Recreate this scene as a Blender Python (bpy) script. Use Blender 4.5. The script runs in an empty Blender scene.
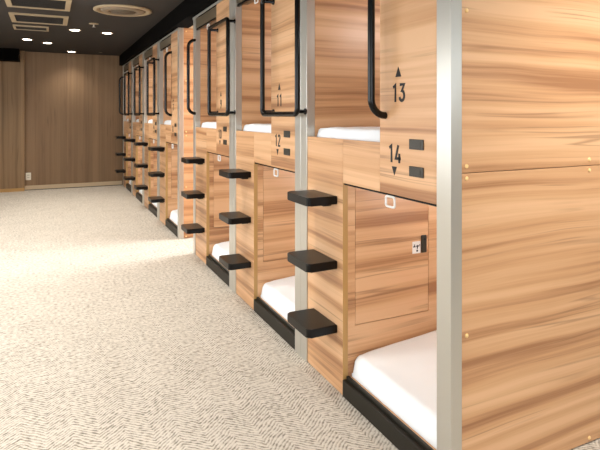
import bpy, bmesh, math, random
from mathutils import Vector, Matrix, noise
random.seed(4)
sc = bpy.context.scene
col = sc.collection
R = math.radians

# ------------------------------------------------------------------ materials
def new_mat(name):
    m = bpy.data.materials.new(name); m.use_nodes = True
    nt = m.node_tree
    b = nt.nodes['Principled BSDF']
    return m, nt, b
def lin(r, g, b):
    f = lambda c: (c/255/12.92) if c/255 <= .04045 else ((c/255+.055)/1.055)**2.4
    return (f(r), f(g), f(b), 1)
def plain(name, rgb, rough=.5, metal=0, bump=0, bscale=200):
    m, nt, b = new_mat(name)
    b.inputs['Roughness'].default_value = rough; b.inputs['Metallic'].default_value = metal
    N, L = nt.nodes, nt.links
    tc = N.new('ShaderNodeTexCoord'); no = N.new('ShaderNodeTexNoise')
    no.inputs['Scale'].default_value = bscale if bump else 6; no.inputs['Detail'].default_value = 3
    L.new(tc.outputs['Object'], no.inputs['Vector'])
    mx = N.new('ShaderNodeMix'); mx.data_type = 'RGBA'
    c = lin(*rgb); d = 1.0
    mx.inputs[6].default_value = (c[0]*.94*d, c[1]*.94*d, c[2]*.94*d, 1); mx.inputs[7].default_value = (min(1, c[0]*1.06), min(1, c[1]*1.06), min(1, c[2]*1.06), 1)
    L.new(no.outputs['Fac'], mx.inputs[0]); L.new(mx.outputs[2], b.inputs['Base Color'])
    if bump:
        bp = N.new('ShaderNodeBump'); bp.inputs['Strength'].default_value = bump; bp.inputs['Distance'].default_value = .002
        L.new(no.outputs['Fac'], bp.inputs['Height']); L.new(bp.outputs['Normal'], b.inputs['Normal'])
    return m
def emit(name, rgb, s):
    m, nt, b = new_mat(name)
    b.inputs['Base Color'].default_value = (*rgb, 1)
    b.inputs['Emission Color'].default_value = (*rgb, 1); b.inputs['Emission Strength'].default_value = s
    return m
def wood(name, light, mid, dark, vertical=False, rough=.38, seed=0.0, freq=1.0, planks=0):
    m, nt, b = new_mat(name)
    N, L = nt.nodes, nt.links
    def math_(op, a, c=None, v=None):
        n = N.new('ShaderNodeMath'); n.operation = op
        if hasattr(a, 'is_linked'): L.new(a, n.inputs[0])
        else: n.inputs[0].default_value = a
        if c is not None:
            if hasattr(c, 'is_linked'): L.new(c, n.inputs[1])
            else: n.inputs[1].default_value = c
        return n.outputs[0]
    tc = N.new('ShaderNodeTexCoord'); oi = N.new('ShaderNodeObjectInfo')
    sx = N.new('ShaderNodeSeparateXYZ'); L.new(tc.outputs['Object'], sx.inputs[0])
    rnd = math_('ADD', math_('MULTIPLY', oi.outputs['Random'], 37.0), seed)
    if vertical:
        along, across, across2 = sx.outputs[2], sx.outputs[0], sx.outputs[1]
        acr = math_('ADD', across, across2)
        o1 = N.new('ShaderNodeCombineXYZ'); L.new(math_('ADD', along, rnd), o1.inputs[0]); L.new(acr, o1.inputs[2])
    else:
        hor = math_('ADD', sx.outputs[0], sx.outputs[1])
        o1 = N.new('ShaderNodeCombineXYZ'); L.new(math_('ADD', hor, rnd), o1.inputs[0]); L.new(sx.outputs[2], o1.inputs[2])
        L.new(rnd, o1.inputs[1])
    def mapped(s):
        n = N.new('ShaderNodeVectorMath'); n.operation = 'MULTIPLY'
        L.new(o1.outputs[0], n.inputs[0]); n.inputs[1].default_value = s
        return n.outputs[0]
    def nz(vec, scale, det, rough_=.5):
        n = N.new('ShaderNodeTexNoise'); n.inputs['Scale'].default_value = scale; n.inputs['Detail'].default_value = det
        n.inputs['Roughness'].default_value = rough_
        L.new(vec, n.inputs['Vector']); return n.outputs['Fac']
    warp = math_('MULTIPLY', math_('SUBTRACT', nz(mapped((.8, 1, 3.2)), 1.0, 2), .5), .065)
    s2 = N.new('ShaderNodeSeparateXYZ'); L.new(o1.outputs[0], s2.inputs[0])
    zz = math_('ADD', s2.outputs[2], warp)
    cb = N.new('ShaderNodeCombineXYZ'); L.new(s2.outputs[0], cb.inputs[0]); L.new(s2.outputs[1], cb.inputs[1]); L.new(zz, cb.inputs[2])
    def mapped2(s):
        n = N.new('ShaderNodeVectorMath'); n.operation = 'MULTIPLY'
        L.new(cb.outputs[0], n.inputs[0]); n.inputs[1].default_value = s
        return n.outputs[0]
    broad = nz(mapped2((.26, 1, 14*freq)), 1.0, 5, .52)
    fine = nz(mapped2((.9, 1, 75*freq)), 1.0, 4, .6)
    streak = nz(mapped2((.35, 1, 17*freq)), 1.0, 2, .5)
    mixv = math_('ADD', math_('MULTIPLY', broad, .82), math_('MULTIPLY', fine, .18))
    cr = N.new('ShaderNodeValToRGB'); L.new(mixv, cr.inputs[0])
    e = cr.color_ramp.elements
    e[0].position = .37; e[0].color = lin(*dark); e[1].position = .60; e[1].color = lin(*light)
    k = e.new(.465); k.color = lin(*mid)
    # thin dark veins where the streak noise crosses its middle, broken up along the grain
    d = math_('ABSOLUTE', math_('SUBTRACT', streak, .5))
    mr = N.new('ShaderNodeMapRange'); mr.inputs[1].default_value = 0; mr.inputs[2].default_value = .028
    mr.inputs[3].default_value = 1; mr.inputs[4].default_value = 0; L.new(d, mr.inputs[0])
    gate = N.new('ShaderNodeMapRange'); gate.inputs[1].default_value = .47; gate.inputs[2].default_value = .62
    L.new(nz(mapped((1.5, 1, 5)), 1.0, 2), gate.inputs[0])
    v = math_('MULTIPLY', math_('MULTIPLY', mr.outputs[0], gate.outputs[0]), .62)
    mx = N.new('ShaderNodeMix'); mx.data_type = 'RGBA'
    L.new(v, mx.inputs[0]); L.new(cr.outputs[0], mx.inputs[6])
    mx.inputs[7].default_value = lin(*[c*.84 for c in dark])
    out = mx.outputs[2]
    if planks:
        q = math_('FLOOR', math_('DIVIDE', acr, planks))
        wn = N.new('ShaderNodeTexWhiteNoise'); wn.noise_dimensions = '1D'; L.new(q, wn.inputs['W'])
        pm = N.new('ShaderNodeMapRange'); pm.inputs[3].default_value = .86; pm.inputs[4].default_value = 1.08
        L.new(wn.outputs['Value'], pm.inputs[0])
        ml = N.new('ShaderNodeMix'); ml.data_type = 'RGBA'; ml.blend_type = 'MULTIPLY'; ml.inputs[0].default_value = 1
        L.new(out, ml.inputs[6]); L.new(pm.outputs[0], ml.inputs[7]); out = ml.outputs[2]
    L.new(out, b.inputs['Base Color'])
    b.inputs['Roughness'].default_value = rough
    b.inputs['Specular IOR Level'].default_value = .35
    return m
def brushed(name, rgb, rough=.32):
    m, nt, b = new_mat(name)
    N, L = nt.nodes, nt.links
    tc = N.new('ShaderNodeTexCoord'); mp = N.new('ShaderNodeMapping'); mp.inputs['Scale'].default_value = (400, 400, 3)
    no = N.new('ShaderNodeTexNoise'); no.inputs['Scale'].default_value = 1; no.inputs['Detail'].default_value = 2
    L.new(tc.outputs['Object'], mp.inputs[0]); L.new(mp.outputs[0], no.inputs['Vector'])
    mr = N.new('ShaderNodeMapRange'); mr.inputs[3].default_value = rough-.01; mr.inputs[4].default_value = rough+.015
    L.new(no.outputs['Fac'], mr.inputs[0]); L.new(mr.outputs[0], b.inputs['Roughness'])
    mx = N.new('ShaderNodeMix'); mx.data_type = 'RGBA'
    c = lin(*rgb); mx.inputs[6].default_value = (c[0]*.985, c[1]*.985, c[2]*.985, 1); mx.inputs[7].default_value = c
    L.new(no.outputs['Fac'], mx.inputs[0]); L.new(mx.outputs[2], b.inputs['Base Color'])
    b.inputs['Metallic'].default_value = .55
    return m
def carpet_mat():
    m, nt, b = new_mat('carpet')
    N, L = nt.nodes, nt.links
    def M(op, a, c=None, d=None):
        n = N.new('ShaderNodeMath'); n.operation = op
        for i, x in enumerate((a, c, d)):
            if x is None: continue
            if hasattr(x, 'is_linked'): L.new(x, n.inputs[i])
            else: n.inputs[i].default_value = x
        return n.outputs[0]
    tc = N.new('ShaderNodeTexCoord')
    wn = N.new('ShaderNodeTexNoise'); wn.inputs['Scale'].default_value = 14; wn.inputs['Detail'].default_value = 2
    L.new(tc.outputs['Object'], wn.inputs['Vector'])
    vm = N.new('ShaderNodeVectorMath'); vm.operation = 'MULTIPLY_ADD'
    L.new(wn.outputs['Color'], vm.inputs[0]); vm.inputs[1].default_value = (.024, .024, 0); L.new(tc.outputs['Object'], vm.inputs[2])
    sx = N.new('ShaderNodeSeparateXYZ'); L.new(vm.outputs[0], sx.inputs[0])
    x, y = sx.outputs[0], sx.outputs[1]
    W = .105
    u = M('DIVIDE', x, W)
    tri = M('ABSOLUTE', M('SUBTRACT', M('FRACT', M('MULTIPLY', u, .5)), .5))     # 0..0.5
    # chevron stripes
    s = M('ADD', M('DIVIDE', y, .021), M('MULTIPLY', tri, 2*W/.021*.9))
    st = M('SINE', M('MULTIPLY', s, 2*math.pi))
    # break the stripes into dashes
    n1 = N.new('ShaderNodeTexNoise'); n1.inputs['Scale'].default_value = 42; n1.inputs['Detail'].default_value = 2
    L.new(tc.outputs['Object'], n1.inputs['Vector'])
    n2 = N.new('ShaderNodeTexNoise'); n2.inputs['Scale'].default_value = 260; n2.inputs['Detail'].default_value = 2
    L.new(tc.outputs['Object'], n2.inputs['Vector'])
    n3 = N.new('ShaderNodeTexNoise'); n3.inputs['Scale'].default_value = 5; n3.inputs['Detail'].default_value = 3
    L.new(tc.outputs['Object'], n3.inputs['Vector'])
    v = M('ADD', M('MULTIPLY', st, .42), M('MULTIPLY', M('SUBTRACT', n1.outputs['Fac'], .5), 2.4))
    v = M('ADD', v, M('MULTIPLY', M('SUBTRACT', n2.outputs['Fac'], .5), 1.3))
    v = M('ADD', v, M('MULTIPLY', M('SUBTRACT', n3.outputs['Fac'], .5), .5))
    cr = N.new('ShaderNodeValToRGB')
    mr = N.new('ShaderNodeMapRange'); mr.inputs[1].default_value = -.75; mr.inputs[2].default_value = .55
    L.new(v, mr.inputs[0]); L.new(mr.outputs[0], cr.inputs[0])
    e = cr.color_ramp.elements
    e[0].position = .0; e[0].color = lin(132, 126, 115); e[1].position = .75; e[1].color = lin(215, 208, 196)
    k = e.new(.4); k.color = lin(187, 179, 165)
    L.new(cr.outputs[0], b.inputs['Base Color'])
    b.inputs['Roughness'].default_value = .95; b.inputs['Specular IOR Level'].default_value = .1
    bp = N.new('ShaderNodeBump'); bp.inputs['Strength'].default_value = .5; bp.inputs['Distance'].default_value = .004
    L.new(mr.outputs[0], bp.inputs['Height']); L.new(bp.outputs['Normal'], b.inputs['Normal'])
    return m

WOOD = wood('elm_laminate', (223, 180, 138), (204, 157, 114), (165, 118, 82))
WOODIN = WOOD
WALLW = wood('vertical_brown_veneer', (142, 115, 86), (135, 108, 80), (125, 99, 73), vertical=True, rough=.5, planks=.115)
WALLL = wood('vertical_tan_veneer', (158, 130, 96), (146, 118, 86), (130, 104, 74), vertical=True, rough=.5, planks=.16)
EDGE = plain('oak_edge_band', (186, 146, 88), .45)
ALU = brushed('brushed_aluminium', (196, 193, 183), .30)
BLACK = plain('black_leatherette', (7, 7, 6), .33, bump=.1, bscale=300)
TUBE = plain('black_gloss_tube', (6, 6, 5), .25)
KICK = plain('dark_kickboard', (36, 33, 26), .45)
DARKBOX = plain('bronze_screen_case', (120, 108, 88), .38, .6)
for _m, _v in ((BLACK, .3), (TUBE, .3), (KICK, .25)): _m.node_tree.nodes['Principled BSDF'].inputs['Specular IOR Level'].default_value = _v
WHITE = plain('white_plastic', (235, 233, 228), .4)
SHEET = plain('white_cotton', (242, 248, 255), .85, bump=.1, bscale=500)
PRINT = plain('black_print', (22, 20, 18), .6)
PLATE = plain('dark_plate', (56, 52, 42), .4, .2)
SLOT = plain('black_slot', (10, 10, 10), .5)
BRASS = plain('brass_cap', (250, 214, 150), .3, .1)
CEIL = plain('dark_ceiling', (40, 34, 28), .85)
BULK = plain('black_bulkhead', (9, 8, 7), .95)
FRAME = plain('beige_frame', (166, 148, 118), .5)
DIFF = plain('dull_diffuser', (128, 114, 94), .6)
CORE = plain('vent_core', (86, 76, 62), .6)
GRILL = plain('dark_grille', (40, 35, 29), .6)
BEIGE = plain('beige_trim', (196, 176, 146), .6)
PAINT = plain('cream_paint', (222, 214, 198), .8)
BULK.node_tree.nodes['Principled BSDF'].inputs['Specular IOR Level'].default_value = .05
OUTLET = plain('outlet_white', (232, 226, 210), .5)
STEEL = plain('steel_flange', (200, 198, 192), .3, .8)
LAMP = emit('lamp_glow', (1, .88, .70), 14)
LENS = emit('berth_fill_lens', (1, .97, .92), 6)  # glow of the added berth lamps
CARPET = carpet_mat()

# ------------------------------------------------------------------ mesh helpers
class MB:
    def __init__(s): s.bm = bmesh.new()
    def box(s, x0, x1, y0, y1, z0, z1, bev=0, seg=2):
        r = bmesh.ops.create_cube(s.bm, size=1)
        vs = r['verts']
        for v in vs:
            v.co = Vector(((x0+x1)/2 + v.co.x*(x1-x0), (y0+y1)/2 + v.co.y*(y1-y0), (z0+z1)/2 + v.co.z*(z1-z0)))
        if bev:
            es = {e for v in vs for e in v.link_edges}
            bmesh.ops.bevel(s.bm, geom=list(es), offset=bev, segments=seg, profile=.5, affect='EDGES')
        return s
    def prism(s, pts, axis, a0, a1):
        """polygon pts (2D) extruded along axis 'x' (pts=(y,z)) or 'z' (pts=(x,y))"""
        def P(p, a): return (a, p[0], p[1]) if axis == 'x' else (p[0], p[1], a)
        A = [s.bm.verts.new(P(p, a0)) for p in pts]; B = [s.bm.verts.new(P(p, a1)) for p in pts]
        n = len(pts)
        s.bm.faces.new(A[::-1]); s.bm.faces.new(B)
        for i in range(n): s.bm.faces.new((A[i], A[(i+1) % n], B[(i+1) % n], B[i]))
        return s
    def tube(s, path, r, n=14, closed=False):
        path = [Vector(p) for p in path]
        rings = []; N = len(path)
        ref = None
        for i, p in enumerate(path):
            if closed: t = path[(i+1) % N] - path[i-1]
            else: t = path[min(i+1, N-1)] - path[max(i-1, 0)]
            t.normalize()
            if ref is None:
                ref = t.orthogonal().normalized()
            else:
                ref = (ref - t*ref.dot(t)).normalized()
            bn = t.cross(ref)
            rings.append([s.bm.verts.new(p + r*(math.cos(2*math.pi*k/n)*ref + math.sin(2*math.pi*k/n)*bn)) for k in range(n)])
        rng = range(N if closed else N-1)
        for i in rng:
            a, b = rings[i], rings[(i+1) % N]
            off = 0
            if closed and i == N-1:   # best twist
                off = min(range(n), key=lambda o: (a[0].co - b[o].co).length)
            for k in range(n):
                f = s.bm.faces.new((a[k], a[(k+1) % n], b[(k+1+off) % n], b[(k+off) % n])); f.smooth = True
        if not closed:
            s.bm.faces.new(rings[0][::-1]); s.bm.faces.new(rings[-1])
        return s
    def lathe(s, prof, c, axis='z', n=40):
        """prof list of (r, h) about c"""
        rings = []
        for r, h in prof:
            ring = []
            for k in range(n):
                a = 2*math.pi*k/n
                if axis == 'z': q = (c[0]+r*math.cos(a), c[1]+r*math.sin(a), c[2]+h)
                elif axis == 'y': q = (c[0]+r*math.cos(a), c[1]+h, c[2]+r*math.sin(a))
                else: q = (c[0]+h, c[1]+r*math.cos(a), c[2]+r*math.sin(a))
                ring.append(s.bm.verts.new(q))
            rings.append(ring)
        for a, b in zip(rings, rings[1:]):
            for k in range(n):
                f = s.bm.faces.new((a[k], a[(k+1) % n], b[(k+1) % n], b[k])); f.smooth = True
        if prof[0][0] > 1e-4: s.bm.faces.new(rings[0][::-1])
        if prof[-1][0] > 1e-4: s.bm.faces.new(rings[-1])
        return s
    def mesh(s, name, mat):
        bmesh.ops.remove_doubles(s.bm, verts=s.bm.verts, dist=1e-6)
        bmesh.ops.recalc_face_normals(s.bm, faces=s.bm.faces)
        me = bpy.data.meshes.new(name); s.bm.to_mesh(me); s.bm.free(); me.materials.append(mat)
        return me
    def build(s, name, mat, parent=None):
        return link(name, s.mesh(name, mat), parent)
def link(name, me, parent=None):
    o = bpy.data.objects.new(name, me); col.objects.link(o)
    if parent: o.parent = parent
    return o
def box(name, mat, parent, *a, bev=0):
    return MB().box(*a, bev=bev).build(name, mat, parent)
def empty(name, loc):
    o = bpy.data.objects.new(name, None); col.objects.link(o); o.location = loc; o.empty_display_size = .1
    return o
def tag(o, label, cat, group=None):
    o['label'] = label; o['category'] = cat
    if group: o['group'] = group
    return o
def struct(o, label=None):
    o['kind'] = 'structure'
    if label: o['label'] = label
    return o

# ------------------------------------------------------------------ dimensions
D = 1.316           # front plane of the bunks
XB = 3.30           # back of the bunks
P = 1.2616          # pitch
TOP = 2.385
CZ = 2.58           # ceiling
PW = .078           # post width
STARTS = [1.478 + P*i for i in range(3)] + [5.91 + P*i for i in range(4)]
NUMS = [(13, 14), (11, 12), (9, 10), (7, 8), (5, 6), (3, 4), (1, 2)]

# ------------------------------------------------------------------ lettering
def arc(cx, cy, rx, ry, a0, a1, n=10):
    return [(cx+rx*math.cos(R(a0+(a1-a0)*i/n)), cy+ry*math.sin(R(a0+(a1-a0)*i/n))) for i in range(n+1)]
GL = {   # glyphs in a box 0.46 wide, 1 high
 '0': [arc(.23, .77, .17, .17, 0, 180) + arc(.23, .23, .17, .17, 180, 360) + [(.40, .77)]],
 '1': [[(.06, .80), (.24, .94), (.24, 0)]],
 '2': [arc(.23, .76, .17, .18, 170, -25) + [(.07, .06), (.44, .06)]],
 '3': [[(.06, .94), (.40, .94), (.22, .60)] + arc(.22, .33, .19, .27, 75, -165)],
 '4': [[(.26, .98), (.05, .24), (.46, .24)], [(.34, .52), (.34, 0)]],
 '5': [[(.40, .94), (.10, .94), (.09, .55)] + arc(.22, .33, .19, .27, 120, -160)],
 '6': [[(.32, .98), (.10, .50)] + arc(.23, .27, .18, .21, 150, 510, 18)],
 '7': [[(.04, .94), (.42, .94), (.18, 0)]],
 '8': [arc(.23, .73, .15, .21, -90, 270, 18), arc(.23, .27, .18, .22, 90, 450, 18)],
 '9': [[(.14, .02), (.36, .50)] + arc(.23, .73, .18, .21, -30, 330, 18)],
}
def ribbon(mb, pts, w, to3, depth):
    """stroke of width w along 2D pts; to3(u,v,d) gives the 3D point"""
    P2 = [Vector(p) for p in pts]; n = len(P2)
    L, Rr = [], []
    for i, p in enumerate(P2):
        d0 = (P2[i]-P2[i-1]).normalized() if i else None
        d1 = (P2[i+1]-P2[i]).normalized() if i < n-1 else None
        if d0 is None: t = d1; k = 1
        elif d1 is None: t = d0; k = 1
        else:
            t = (d0+d1).normalized(); k = min(1/max(.35, t.dot(d0)), 1.6)
        nn = Vector((-t.y, t.x))*w/2*k
        L.append(p+nn); Rr.append(p-nn)
    bm = mb.bm
    V = [[bm.verts.new(to3(q.x, q.y, d)) for q in row] for row in (L, Rr) for d in (0, depth)]
    l0, l1, r0, r1 = V
    for i in range(n-1):
        bm.faces.new((l1[i], l1[i+1], r1[i+1], r1[i])); bm.faces.new((l0[i], r0[i], r0[i+1], l0[i+1]))
        bm.faces.new((l0[i], l0[i+1], l1[i+1], l1[i])); bm.faces.new((r0[i], r1[i], r1[i+1], r0[i+1]))
    bm.faces.new((l0[0], l1[0], r1[0], r0[0])); bm.faces.new((l0[-1], r0[-1], r1[-1], l1[-1]))
def number_mesh(txt, ycen, z0, h):
    mb = MB(); adv = .61; wtot = (len(txt)*adv-.09)*h
    for i, ch in enumerate(txt):
        for st in GL[ch]:
            ribbon(mb, [(u*1.12, v) for u, v in st], .165, lambda u, v, d: (D-.0002-d, ycen+wtot/2-(i*adv+u)*h, z0+v*h), .0012)
    return mb.mesh('number_mark', PRINT)

# ------------------------------------------------------------------ capsule bunks
CACHE = {}
def part(name, key, fn, mat, parent):
    """fn(MB) in bunk-local coordinates (y from the near edge); mesh shared by all the bunks"""
    if key not in CACHE:
        mb = MB(); fn(mb); CACHE[key] = mb.mesh(name, mat)
    return link(name, CACHE[key], parent)
YE = .784        # lower opening far edge
YN = .46         # upper opening near edge
def wall_curve(y, out, zl, zh, r, n=8):
    """C shaped rail: from the wall out, up, and back to the wall, in the XZ plane"""
    pts = [(D, y, zl)]
    for i in range(n+1):
        a = R(-90 - 90*i/n) ; pts.append((out+r + r*math.cos(a), y, zl+r + r*math.sin(a)))
    for i in range(n+1):
        a = R(180 - 90*i/n); pts.append((out+r + r*math.cos(a), y, zh-r + r*math.sin(a)))
    pts.append((D, y, zh))
    return pts
def loop_pts(y0, y1, x, zl, zh, r, n=7):
    pts = []
    for cy, cz, a0 in ((y1-r, zh-r, 0), (y0+r, zh-r, 90), (y0+r, zl+r, 180), (y1-r, zl+r, 270)):
        for i in range(n+1):
            a = R(a0+90*i/n); pts.append((x, cy+r*math.cos(a), cz+r*math.sin(a)))
    return pts

def make_bunk(i):
    y0 = STARTS[i]; hi, lo = NUMS[i]
    first = i in (0, 3); last = i in (2, 6)
    t = empty('capsule_bunk', (0, y0, 0))
    # silver posts
    for k, (a, b) in enumerate(((0, PW), (P-PW-.002, P-.002))):
        part('post', f'post{k}', lambda m: m.box(D-.006, D+.047, a, b, .0, TOP, bev=.002), ALU, t)
    # outer side panels
    for nm, za, zb in (('lower_side_panel', .006, 1.1835), ('upper_side_panel', 1.1865, TOP)):
        sp = part(nm, nm, lambda m: m.box(D+.047, XB, .008, .026, za, zb), WOOD, t)
        if first:
            zs = (.024, .583, 1.165) if za < 1 else (1.21, 1.787, 2.35)
            for q, z in enumerate(zs):
                for X in ((1.392, 3.25) if q == 1 else (1.392, 2.075, 2.75, 3.25)):
                    def cap(m): m.lathe([(.0085, 0), (.0082, -.002), (.006, -.0042), (.0001, -.005)], (X, .008, z), 'y', 14)
                    part('screw_cap', f'cap{X}{z}', cap, BRASS, sp)
        part(nm, 'far'+nm, lambda m: m.box(D+.047, XB, P-.028, P-.010, za, zb), WOOD, t)
    part('back_panel', 'back', lambda m: m.box(XB-.018, XB, .027, P-.029, .006, TOP), WOOD, t)
    part('top_panel', 'top', lambda m: m.box(D+.048, XB-.019, .027, P-.029, TOP-.02, TOP), WOOD, t)
    # lower front: steps panel
    stp = part('step_panel', 'stp', lambda m: m.box(D, D+.028, YE+.002, P-PW-.003, .004, 1.278), WOOD, t)
    part('edge_band', 'eb', lambda m: m.box(D, D+.028, YE, YE+.002, .004, 1.06), EDGE, stp)
    part('fascia_panel', 'fas', lambda m: m.box(D, D+.028, YN+.0015, YE-.0005, 1.062, 1.278), WOOD, t)
    # upper front: number panel
    nmz1 = TOP
    npn = part('number_panel', 'num', lambda m: m.box(D, D+.028, PW+.001, YN, 1.062, nmz1), WOOD, t)
    part('number_mark', f'n{hi}', lambda m: None, PRINT, npn) if False else None
    a = link('number_mark', number_mesh(str(hi), .322, 1.455, .076), npn)
    b = link('number_mark', number_mesh(str(lo), .350, 1.199, .076), npn)
    part('arrow_mark', 'up', lambda m: m.prism([(.324-.020, 1.560), (.324+.020, 1.560), (.324, 1.602)], 'x', D-.0014, D-.0002), PRINT, npn)
    part('arrow_mark', 'down', lambda m: m.prism([(.352-.018, 1.182), (.352+.018, 1.182), (.352, 1.144)], 'x', D-.0014, D-.0002), PRINT, npn)
    for z in (1.262, 1.153):
        def pl(m):
            m.box(D-.006, D-.0001, .158, .246, z, z+.041, bev=.002)
            m.box(D-.0075, D-.006, .172, .232, z+.009, z+.032, bev=.0007)
        part('switch_plate', f'plate{z}', pl, PLATE, npn)
    # kickboard, decks
    def kick(m):
        m.box(D-.004, D+.018, PW+.001, YE-.001, .002, .084, bev=.003)
        m.box(D+.018, D+.034, PW+.001, YE-.001, .002, .098, bev=.003)
    part('kickboard', 'kick', kick, KICK, t)
    part('lower_deck', 'deck0', lambda m: m.box(D+.035, XB-.02, .028, YE-.002, .03, .09), WOOD, t)
    part('upper_deck', 'deck1', lambda m: m.box(D+.03, XB-.02, .028, P-.03, 1.09, 1.268), WOOD, t)
    # lower locker wall with its door
    def lw(m):
        x0, x1, za, zb = D+.0285, XB-.02, .34, 1.045
        m.box(x0, 1.386, YE, YE+.018, .09, 1.088)
        m.box(1.850, x1, YE, YE+.018, .09, 1.088)
        m.box(1.386, 1.850, YE, YE+.018, .09, za)
        m.box(1.386, 1.850, YE, YE+.018, zb, 1.088)
        m.box(1.386, 1.850, YE+.019, YE+.022, za-.02, zb+.02)
    part('locker_wall', 'lw', lw, WOODIN, t)
    ld = part('locker_door', 'ld', lambda m: m.box(1.3885, 1.8475, YE, YE+.017, .3435, 1.0415, bev=.001), WOODIN, t)
    la = part('latch', 'latch', lambda m: m.box(1.797, 1.832, YE-.010, YE-.0002, .660, .755, bev=.005, seg=3), PLATE, ld)
    part('slot', 'slot', lambda m: m.lathe([(.0065, 0), (.0062, -.001)], (1.816, YE-.0101, .733), 'y', 16), SLOT, la)
    part('slot_bar', 'slotb', lambda m: m.box(1.813, 1.819, YE-.0108, YE-.0102, .672, .722), SLOT, la) if False else None
    stk = part('sticker', 'stk', lambda m: m.box(1.742, 1.795, YE-.0011, YE-.0002, .660, .724), WHITE, ld)
    def marks(m):
        for (xx, zz, w, h) in ((1.746, .694, .016, .005), (1.766, .696, .022, .005), (1.771, .684, .006, .020), (1.752, .699, .005, .010), (1.768, .669, .010, .010), (1.786, .702, .006, .004)):
            m.box(xx, xx+w, YE-.0019, YE-.0012, zz, zz+h)
    part('print', 'stkmarks', marks, PRINT, stk)
    # upper inner walls
    part('inner_wall', 'iw', lambda m: m.box(D+.047, XB-.02, P-PW-.004, P-.03, 1.27, TOP-.021), WOODIN, t)
    part('inner_wall', 'iw2', lambda m: m.box(D+.03, XB-.02, YN-.02, YN-.002, 1.27, TOP-.021), WOODIN, t)
    # roll screens
    def ring(m, yc, x, zt, w=.064, h=.044):
        r = .010; pts = []
        for cy, cz, a0 in ((w/2-r, -r, 0), (-w/2+r, -r, 90), (-w/2+r, -h+r, 180), (w/2-r, -h+r, 270)):
            for k in range(5):
                an = R(a0+22.5*k); pts.append((x, yc+cy+r*math.cos(an), zt+cz+r*math.sin(an)))
        m.tube(pts, .005, 8, closed=True)
    def case(m):
        m.box(D-.002, D+.10, YN+.002, P-PW-.006, 2.268, TOP-.022, bev=.012, seg=3)
    us = part('screen_case', 'uscr', case, DARKBOX, t)
    part('screen_bar', 'uscrb', lambda m: m.box(D+.004, D+.026, YN+.003, P-PW-.007, 2.246, 2.267, bev=.004), TUBE, us)
    part('pull_ring', 'uring', lambda m: ring(m, (YN+P-PW)/2-.05, D+.014, 2.245), WHITE, us)
    ls = part('screen_bar', 'lscr', lambda m: m.box(D+.004, D+.026, PW+.003, YE-.003, 1.052, 1.0605, bev=.002), TUBE, t)
    part('pull_ring', 'lring', lambda m: ring(m, .388, D+.004, 1.049), WHITE, ls)
    part('top_rail', 'toprail', lambda m: m.box(D-.012, D-.0065, .002, P-.004, TOP-.022, TOP, bev=.001), ALU, t)
    # unseen lamps added on the near partitions to brighten the berth interiors
    for key, yy, z in (('hi', YN-.001, 2.0), ('lo', .0265, .93)):
        rl = part('berth_fill_lamp', 'rl'+key, lambda m: m.box(1.95, 2.25, yy, yy+.020, z-.03, z+.03, bev=.004), WHITE, t)
        part('lens', 'rlens'+key, lambda m: m.box(1.97, 2.23, yy+.0205, yy+.0225, z-.022, z+.022), LENS, rl)
        l = bpy.data.lights.new('berth_fill_light', 'AREA'); l.shape = 'RECTANGLE'; l.size = .26; l.size_y = .045; l.energy = 2.7 if key == 'hi' else 2.8; l.color = (.94, .97, 1)
        lo_ = bpy.data.objects.new('berth_fill_light', l); col.objects.link(lo_); lo_.location = (2.1, y0+yy+.026, z); lo_.rotation_euler = (R(90), 0, 0)
    # steps
    for z in (.336, .661, .989):
        def stepm(m):
            # padded tread with rounded outer corners
            x0, x1, ya, yb, r = D-.168, D-.001, .840, 1.102, .02
            pts = [(x1, ya), (x1, yb)]
            pts += [(x0+r+r*math.cos(R(90+15*k)), yb-r+r*math.sin(R(90+15*k))) for k in range(7)]
            pts += [(x0+r+r*math.cos(R(180+15*k)), ya+r+r*math.sin(R(180+15*k))) for k in range(7)]
            n0 = len(m.bm.verts)
            m.prism(pts, 'z', z-.043, z)
            es = [e for e in m.bm.edges if abs(e.verts[0].co.z-e.verts[1].co.z) < 1e-5]
            bmesh.ops.bevel(m.bm, geom=es, offset=.006, segments=3, profile=.5, affect='EDGES')
        s = part('step', f'step{z}', stepm, BLACK, t)
        part('bracket', f'brk{z}', lambda m: m.box(D-.05, D-.0005, .90, 1.05, z-.060, z-.0435, bev=.004), KICK, s)
    # grab rails
    OUT = 1.243; rr = .0155
    if first:
        part('grab_rail', 'rail_near', lambda m: m.tube(wall_curve(.418, OUT, 1.398, 2.15, .070), rr), TUBE, t)
    else:
        def lp(m):
            m.tube(loop_pts(-.100, .432, OUT, 1.405, 2.15, .035), rr, closed=True)
        g = part('grab_rail', 'rail_loop', lp, TUBE, t)
        for y in (-.070, .415):
            for z in (1.420, 2.135):
                def stub(m):
                    x1 = D-.0065 if y < 0 else D-.0005
                    m.lathe([(.011, 0), (.011, x1-OUT-.012), (.018, x1-OUT-.012), (.018, x1-OUT-.006)], (OUT+.006, y, z), 'x', 14)
                part('mounting_stub', f'stub{y}{z}', stub, TUBE, g)
    if last:
        part('grab_rail', 'rail_far', lambda m: m.tube(wall_curve(P-.070, OUT, 1.415, 2.15, .070), rr), TUBE, t)
    where = ['nearest capsule bunk with the bare wooden end panel, numbered 13 and 14',
             'second capsule bunk from the near end, numbered 11 and 12',
             'capsule bunk on the near side of the bright gap, third from the near end',
             'capsule bunk just beyond the bright gap, showing its narrow wooden side panel',
             'capsule bunk second beyond the bright gap in the far row',
             'capsule bunk third beyond the bright gap, second from the back wall',
             'farthest capsule bunk, standing against the brown back wall'][i]
    tag(t, where, 'capsule bunk', 'two-storey capsule bunks along the aisle')
    return t
for i in range(7): make_bunk(i)

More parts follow.
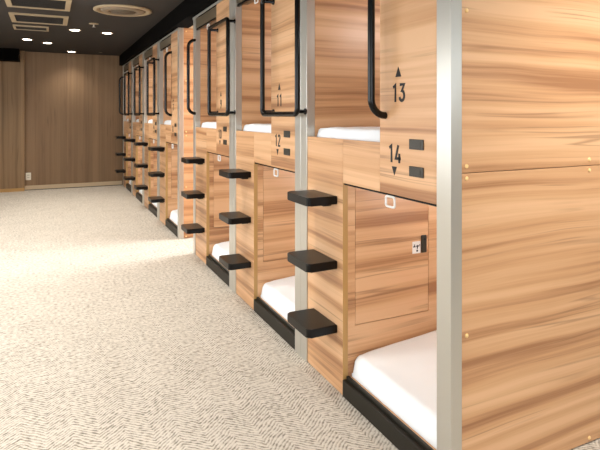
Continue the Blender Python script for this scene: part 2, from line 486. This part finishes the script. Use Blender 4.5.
# ------------------------------------------------------------------ mattresses
def mattress_mesh(x0, x1, ya, yb, z0, z1, r, seed, crown=0.0):
    bm = bmesh.new()
    nx, ny = 70, 34
    grid = []
    for i in range(nx+1):
        row = []
        for j in range(ny+1):
            # cluster samples towards the edges
            u = .5-.5*math.cos(math.pi*i/nx) if i <= nx else 1
            u = .6*u+.4*i/nx
            v = .6*(.5-.5*math.cos(math.pi*j/ny))+.4*j/ny
            x = x0+(x1-x0)*u; y = ya+(yb-ya)*v
            dx = min(x-x0, x1-x); dy = min(y-ya, yb-y)
            def f(d, rad):
                if d >= rad: return 1
                return math.sqrt(max(0, 1-(1-d/rad)**2))
            ex = f(dx, r*.6); ey = f(dy, r*.16)
            h = z0 + (z1-z0)*(.15+.85*min(ex, ey))
            p = Vector((x*3.2+seed, y*3.2, seed*1.7))
            w = noise.noise(p)*.006 + noise.noise(Vector((x*9+y*4+seed, y*13-x*3, 1.3)))*.0035
            ed = max(0, 1-dx/.16)
            w += ed*noise.noise(Vector((x*8, y*24+seed, 2.2)))*.006
            h += w*min(1, min(ex, ey)) + crown*min(1, max(0, dx-.05)/.55)
            row.append(bm.verts.new((x, y, h)))
        grid.append(row)
    for i in range(nx):
        for j in range(ny):
            bm.faces.new((grid[i][j], grid[i+1][j], grid[i+1][j+1], grid[i][j+1])).smooth = True
    # skirt and base
    rim = [grid[i][0] for i in range(nx+1)] + [grid[nx][j] for j in range(1, ny+1)] + [grid[i][ny] for i in range(nx-1, -1, -1)] + [grid[0][j] for j in range(ny-1, 0, -1)]
    low = [bm.verts.new((v.co.x, v.co.y, z0)) for v in rim]
    n = len(rim)
    for k in range(n): bm.faces.new((rim[k], low[k], low[(k+1) % n], rim[(k+1) % n]))
    bm.faces.new(low)
    bmesh.ops.recalc_face_normals(bm, faces=bm.faces)
    me = bpy.data.meshes.new('mattress'); bm.to_mesh(me); bm.free(); me.materials.append(SHEET)
    return me
LM = mattress_mesh(D+.049, 3.24, .030, YE-.004, .091, .196, .07, 1.1, .045)
UM = mattress_mesh(D+.050, 3.24, YN+.004, P-PW-.012, 1.269, 1.330, .045, 5.4)
for i in range(7):
    hi, lo = NUMS[i]
    place = ['of the nearest bunk', 'of the second bunk from the near end', 'just on the near side of the bright gap',
             'just beyond the bright gap', 'of the second bunk beyond the bright gap', 'of the third bunk beyond the bright gap',
             'of the farthest bunk by the back wall'][i]
    o = link('mattress', LM); o.location = (0, STARTS[i], 0)
    tag(o, 'white mattress in the lower berth ' + place, 'mattress', 'white mattresses in the lower berths')
    o = link('mattress', UM); o.location = (0, STARTS[i], 0)
    tag(o, 'white mattress in the upper berth ' + place, 'mattress', 'white mattresses in the upper berths')

# ------------------------------------------------------------------ room shell
RX0, RX1, RY0, RY1 = -2.3, 5.2, -2.6, 10.98
T = .1
struct(box('floor', CARPET, None, RX0-T, RX1+T, RY0-T, RY1+T, -.1, 0))
struct(box('ceiling', CEIL, None, RX0-T, RX1+T, RY0-T, RY1+T, CZ, CZ+.1))
struct(box('wall_back', WALLW, None, RX0-T, RX1+T, RY1, RY1+T, 0, CZ))
def wall_with_hole(name, mat, axis, pos, a0, a1, h0, h1, z0, z1, sign):
    m = MB()
    def b(p, q, za, zb):
        lo, hi = (pos, pos+T) if sign > 0 else (pos-T, pos)
        if axis == 'x': m.box(lo, hi, p, q, za, zb)
        else: m.box(p, q, lo, hi, za, zb)
    b(a0, h0, 0, CZ); b(h1, a1, 0, CZ); b(h0, h1, z1, CZ)
    if z0 > 0: b(h0, h1, 0, z0)
    return struct(m.build(name, mat))
G0, G1 = 5.262, 5.91
wall_with_hole('wall_right', PAINT, 'x', RX1, RY0, RY1, G0-.25, G1+.25, .25, 2.2, 1)
m = MB()
for a in ((RX0, RX1, RY0-T, RY0, 0, .6), (RX0, RX1, RY0-T, RY0, 2.25, CZ), (RX0, -2.0, RY0-T, RY0, .6, 2.25), (.9, 2.6, RY0-T, RY0, .6, 2.25), (4.9, RX1, RY0-T, RY0, .6, 2.25), (2.6, 4.9, RY0-T, RY0, .6, 1.6)): m.box(*a)
struct(m.build('wall_front', WALLL))
wall_with_hole('wall_left', PAINT, 'x', RX0, RY0, RY1, .5, 7.5, .7, 2.2, -1)
def window(name, axis, pos, h0, h1, z0, z1, mull):
    e = empty(name, (pos, (h0+h1)/2, z0) if axis == 'x' else ((h0+h1)/2, pos, z0)); e['kind'] = 'structure'
    c = e.location
    m = MB(); f = .05
    def b(p, q, za, zb):
        if axis == 'x': m.box(-.03, .03, p-c.y, q-c.y, za-c.z, zb-c.z)
        else: m.box(p-c.x, q-c.x, -.03, .03, za-c.z, zb-c.z)
    b(h0, h0+f, z0, z1); b(h1-f, h1, z0, z1); b(h0+f, h1-f, z0, z0+f); b(h0+f, h1-f, z1-f, z1)
    for k in range(1, mull): 
        q = h0+(h1-h0)*k/mull; b(q-f/2, q+f/2, z0+f, z1-f)
    m.build('window_frame', ALU, e)
    m = MB()
    if axis == 'x': m.box(-.004, .004, h0+f-c.y, h1-f-c.y, f, z1-z0-f)
    else: m.box(h0+f-c.x, h1-f-c.x, -.004, .004, f, z1-z0-f)
    m.build('window_pane', GLASS, e)
GLASS, gnt, gb = new_mat('clear_glass')
gnt.nodes.remove(gb)
tr = gnt.nodes.new('ShaderNodeBsdfTransparent'); gl = gnt.nodes.new('ShaderNodeBsdfGlossy'); gl.inputs['Roughness'].default_value = .02
mxs = gnt.nodes.new('ShaderNodeMixShader'); mxs.inputs[0].default_value = .06
gnt.links.new(tr.outputs[0], mxs.inputs[1]); gnt.links.new(gl.outputs[0], mxs.inputs[2])
gnt.links.new(mxs.outputs[0], gnt.nodes['Material Output'].inputs[0])
window('window_1', 'x', RX1+.05, G0-.25, G1+.25, .25, 2.2, 2)
window('window_2', 'y', RY0-.05, 2.6, 4.9, 1.6, 2.25, 3)
window('fill_window_front', 'y', RY0-.05, -2.0, .9, .6, 2.25, 3)  # unseen opening added to let fill light into the berths

window('fill_window_left', 'x', RX0-.05, .5, 7.5, .7, 2.2, 5)  # unseen opening added in the left wall for side fill
# left stretch of the back wall stands a little forward, with its own low bulkhead
struct(box('wall_back_left', WALLL, None, RX0, -.425, RY1-.10, RY1-.001, 0, CZ-.001))
struct(box('trim_1', BULK, None, RX0, -.50, RY1-.42, RY1-.101, 2.37, CZ-.001))
struct(box('baseboard_back', BEIGE, None, -.424, D-.02, RY1-.012, RY1-.0005, .012, .085))
struct(box('trim_2', SLOT, None, -.424, D-.02, RY1-.010, RY1-.0005, 0, .012))
struct(box('baseboard_left', EDGE, None, RX0+.01, -.425, RY1-.112, RY1-.1005, 0, .06))
# bulkhead over the bunks, and the soffit of the gap
struct(box('trim_3', BULK, None, 1.245, 1.42, STARTS[0]-.05, RY1-.001, 2.387, CZ-.001))
struct(box('trim_4', BEIGE, None, 1.421, RX1-.001, STARTS[0]-.05, RY1-.001, 2.387, CZ-.001))

# ------------------------------------------------------------------ ceiling things
def ceiling_light(x, y, label, vis=True):
    e = empty('ceiling_light', (x, y, CZ))
    MB().lathe([(.062, -.004), (.080, -.008), (.085, -.004), (.085, 0), (.062, 0)], (0, 0, -.0005), n=32).build('trim_ring', FRAME, e)
    MB().lathe([(.0615, -.0005), (.0615, -.006), (.0001, -.0085)], (0, 0, 0), n=28).build('lens', LAMP, e)
    tag(e, label, 'ceiling light', 'round recessed downlights')
    return e
LIGHTS = [(.31, 7.9, 'lit downlight left of the sprinkler, nearer than the far four'),
          (.74, 7.99, 'lit downlight nearest the bunks, below the round air vent'),
          (-.32, 9.2, 'leftmost lit downlight, just below the small slatted vent'),
          (-.04, 9.5, 'lit downlight right of the leftmost one, below the small slatted vent'),
          (.36, 10.62, 'farthest lit downlight, close to the brown back wall')]
for x, y, l in LIGHTS: ceiling_light(x, y, l)
e = empty('ceiling_light', (.86, 10.5, CZ))
MB().lathe([(.03, -.003), (.05, -.006), (.053, -.003), (.053, 0), (.03, 0)], (0, 0, -.0005), n=28).build('trim_ring', GRILL, e)
MB().lathe([(.0295, -.0005), (.0295, -.004), (.0001, -.005)], (0, 0, 0), n=24).build('lens', FRAME, e)
tag(e, 'small unlit dark downlight in the ceiling near the back wall and bunks', 'ceiling light')

e = empty('sprinkler', (.51, 7.25, CZ))
MB().lathe([(.060, 0), (.058, -.006), (.018, -.012), (.014, -.012)], (0, 0, -.0002), n=24).build('escutcheon', FRAME, e)
def spr(m):
    m.lathe([(.010, -.012), (.010, -.035), (.006, -.04)], (0, 0, 0), n=14)
    m.lathe([(.006, -.04), (.022, -.043), (.022, -.046), (.001, -.047)], (0, 0, 0), n=20)
mb = MB(); spr(mb); mb.build('sprinkler_head', STEEL, e)
tag(e, 'small pale sprinkler head in the dark ceiling left of the round vent', 'sprinkler')

def round_vent(x, y, r, label):
    e = empty('round_vent', (x, y, CZ))
    MB().lathe([(r, 0), (r, -.012), (r*.93, -.020), (r*.80, -.016), (r*.80, 0)], (0, 0, -.0005), n=48).build('outer_ring', FRAME, e)
    MB().lathe([(r*.79, -.003), (r*.70, -.026), (r*.52, -.030), (r*.48, -.020), (r*.48, -.003)], (0, 0, -.0005), n=48).build('cone', DIFF, e)
    MB().lathe([(r*.47, -.002), (r*.40, -.030), (r*.15, -.040), (.0001, -.040)], (0, 0, -.0005), n=40).build('core', CORE, e)
    tag(e, label, 'air vent', 'round ceiling air vents')
round_vent(.74, 6.17, .315, 'whole round beige air vent in the dark ceiling')
round_vent(.71, 4.9, .315, 'round beige air vent cut off by the top edge of the photo')

def grille(name, x0, x1, y0, y1, fw, label, cat, group=None, slats=9):
    e = empty(name, ((x0+x1)/2, (y0+y1)/2, CZ)); cx, cy = e.location.x, e.location.y
    x0 -= cx; x1 -= cx; y0 -= cy; y1 -= cy
    m = MB()
    for a in ((x0, x1, y0, y0+fw), (x0, x1, y1-fw, y1), (x0, x0+fw, y0+fw, y1-fw), (x1-fw, x1, y0+fw, y1-fw)):
        m.box(*a, -.018, -.0005)
    m.build('frame', FRAME, e)
    m = MB(); m.box(x0+fw, x1-fw, y0+fw, y1-fw, -.004, -.0005)
    for k in range(slats):
        yy = y0+fw+(y1-y0-2*fw)*(k+.5)/slats; m.box(x0+fw, x1-fw, yy-.004, yy+.004, -.014, -.004)
    m.build('grille_panel', GRILL, e)
    tag(e, label, cat, group)
grille('ceiling_cassette', -.415, .2, 5.80, 6.43, .052, 'nearer square beige framed ceiling air unit, cut by the photo top', 'air conditioner', 'square framed ceiling air units')
grille('ceiling_cassette', -.43, .2, 6.85, 7.47, .052, 'complete square beige framed ceiling air unit with dark panel', 'air conditioner', 'square framed ceiling air units')
grille('ceiling_vent', -.44, -.015, 7.76, 8.10, .028, 'small slatted rectangular vent beyond the framed air units', 'air vent', None, 7)

e = empty('wall_outlet', (-.365, RY1, .258))
MB().box(-.044, .044, -.009, -.0004, -.068, .068, bev=.004).build('cover_plate', OUTLET, e)
m = MB()
for z in (.022, -.022):
    for x in (-.010, .010): m.box(x-.003, x+.003, -.0099, -.0091, z-.010, z+.010)
m.build('socket_slots', SLOT, e)
tag(e, 'white power outlet low on the brown back wall', 'power outlet')

# ------------------------------------------------------------------ lights
def spot(x, y, power, angle=150, blend=1.0, z=CZ-.05, colr=(1, .925, .83), size=.12):
    l = bpy.data.lights.new('downlight_or_fill', 'SPOT'); l.energy = power; l.spot_size = R(angle); l.spot_blend = blend
    l.color = colr; l.shadow_soft_size = size
    o = bpy.data.objects.new('downlight_or_fill', l); col.objects.link(o); o.location = (x, y, z)
for x, y, _ in LIGHTS: spot(x, y, 45 if y < 10.4 else 30, 125)
EXTRA = [(.35, 1.0), (.35, 2.7), (.35, 4.3), (.35, 6.0), (-.9, .6), (-.9, 2.2), (-.9, 3.8), (-.9, 5.4), (-.9, 7.0), (.35, -1.0), (2.15, .72)]  # added lamps out of view, without fixtures, for the aisle and end panel

spot(2.1, (G0+G1)/2, 70, 160, z=2.34, colr=(.86, .93, 1))  # added lamp above the gap, no fixture, brightens its floor and side panel
for x, y in EXTRA: spot(x, y, {4.3: 58, 6.0: 62, 3.8: 64, 5.4: 72, 7.0: 66, -1.0: 8, 0.72: 125, 1.0: 30}.get(y, 44), 140)
def area(name, loc, rot, sx, sy, power, colr):
    l = bpy.data.lights.new(name, 'AREA'); l.shape = 'RECTANGLE'; l.size = sx; l.size_y = sy; l.energy = power; l.color = colr
    o = bpy.data.objects.new(name, l); col.objects.link(o); o.location = loc; o.rotation_euler = rot
area('daylight_gap', (RX1+.16, (G0+G1)/2, 1.25), (0, R(90), 0), 1.9, 1.0, 300, (.93, .97, 1))
area('fill_light_left', (RX0-.16, 4.0, 1.45), (0, R(-90), 0), 1.5, 7.0, 70, (1, .97, .93))  # added fill from the left, behind the added opening
area('daylight_front', (3.75, RY0-.16, 1.92), (R(90), 0, 0), 2.2, .6, 26, (.78, .89, 1))
area('fill_light_front', (-.55, RY0-.16, 1.45), (R(90), 0, 0), 2.8, 1.6, 42, (1, .97, .94))  # added fill from behind the camera, aimed at the berth interiors

w = bpy.data.worlds.new('World'); sc.world = w; w.use_nodes = True
bg = w.node_tree.nodes['Background']; bg.inputs[0].default_value = (.80, .88, 1, 1); bg.inputs[1].default_value = 2.0

# ------------------------------------------------------------------ camera
cam = bpy.data.cameras.new('camera'); co = bpy.data.objects.new('camera', cam); col.objects.link(co)
co.location = (0, 0, 1.4); co.rotation_euler = (R(90), 0, R(-25.5))
cam.sensor_width = 36; cam.lens = 524/600*36; cam.shift_y = -110/600; cam.clip_start = .02
sc.camera = co
sc.view_settings.view_transform = 'Standard'; sc.view_settings.look = 'None'; sc.view_settings.gamma = 1
sc.view_settings.exposure = .52
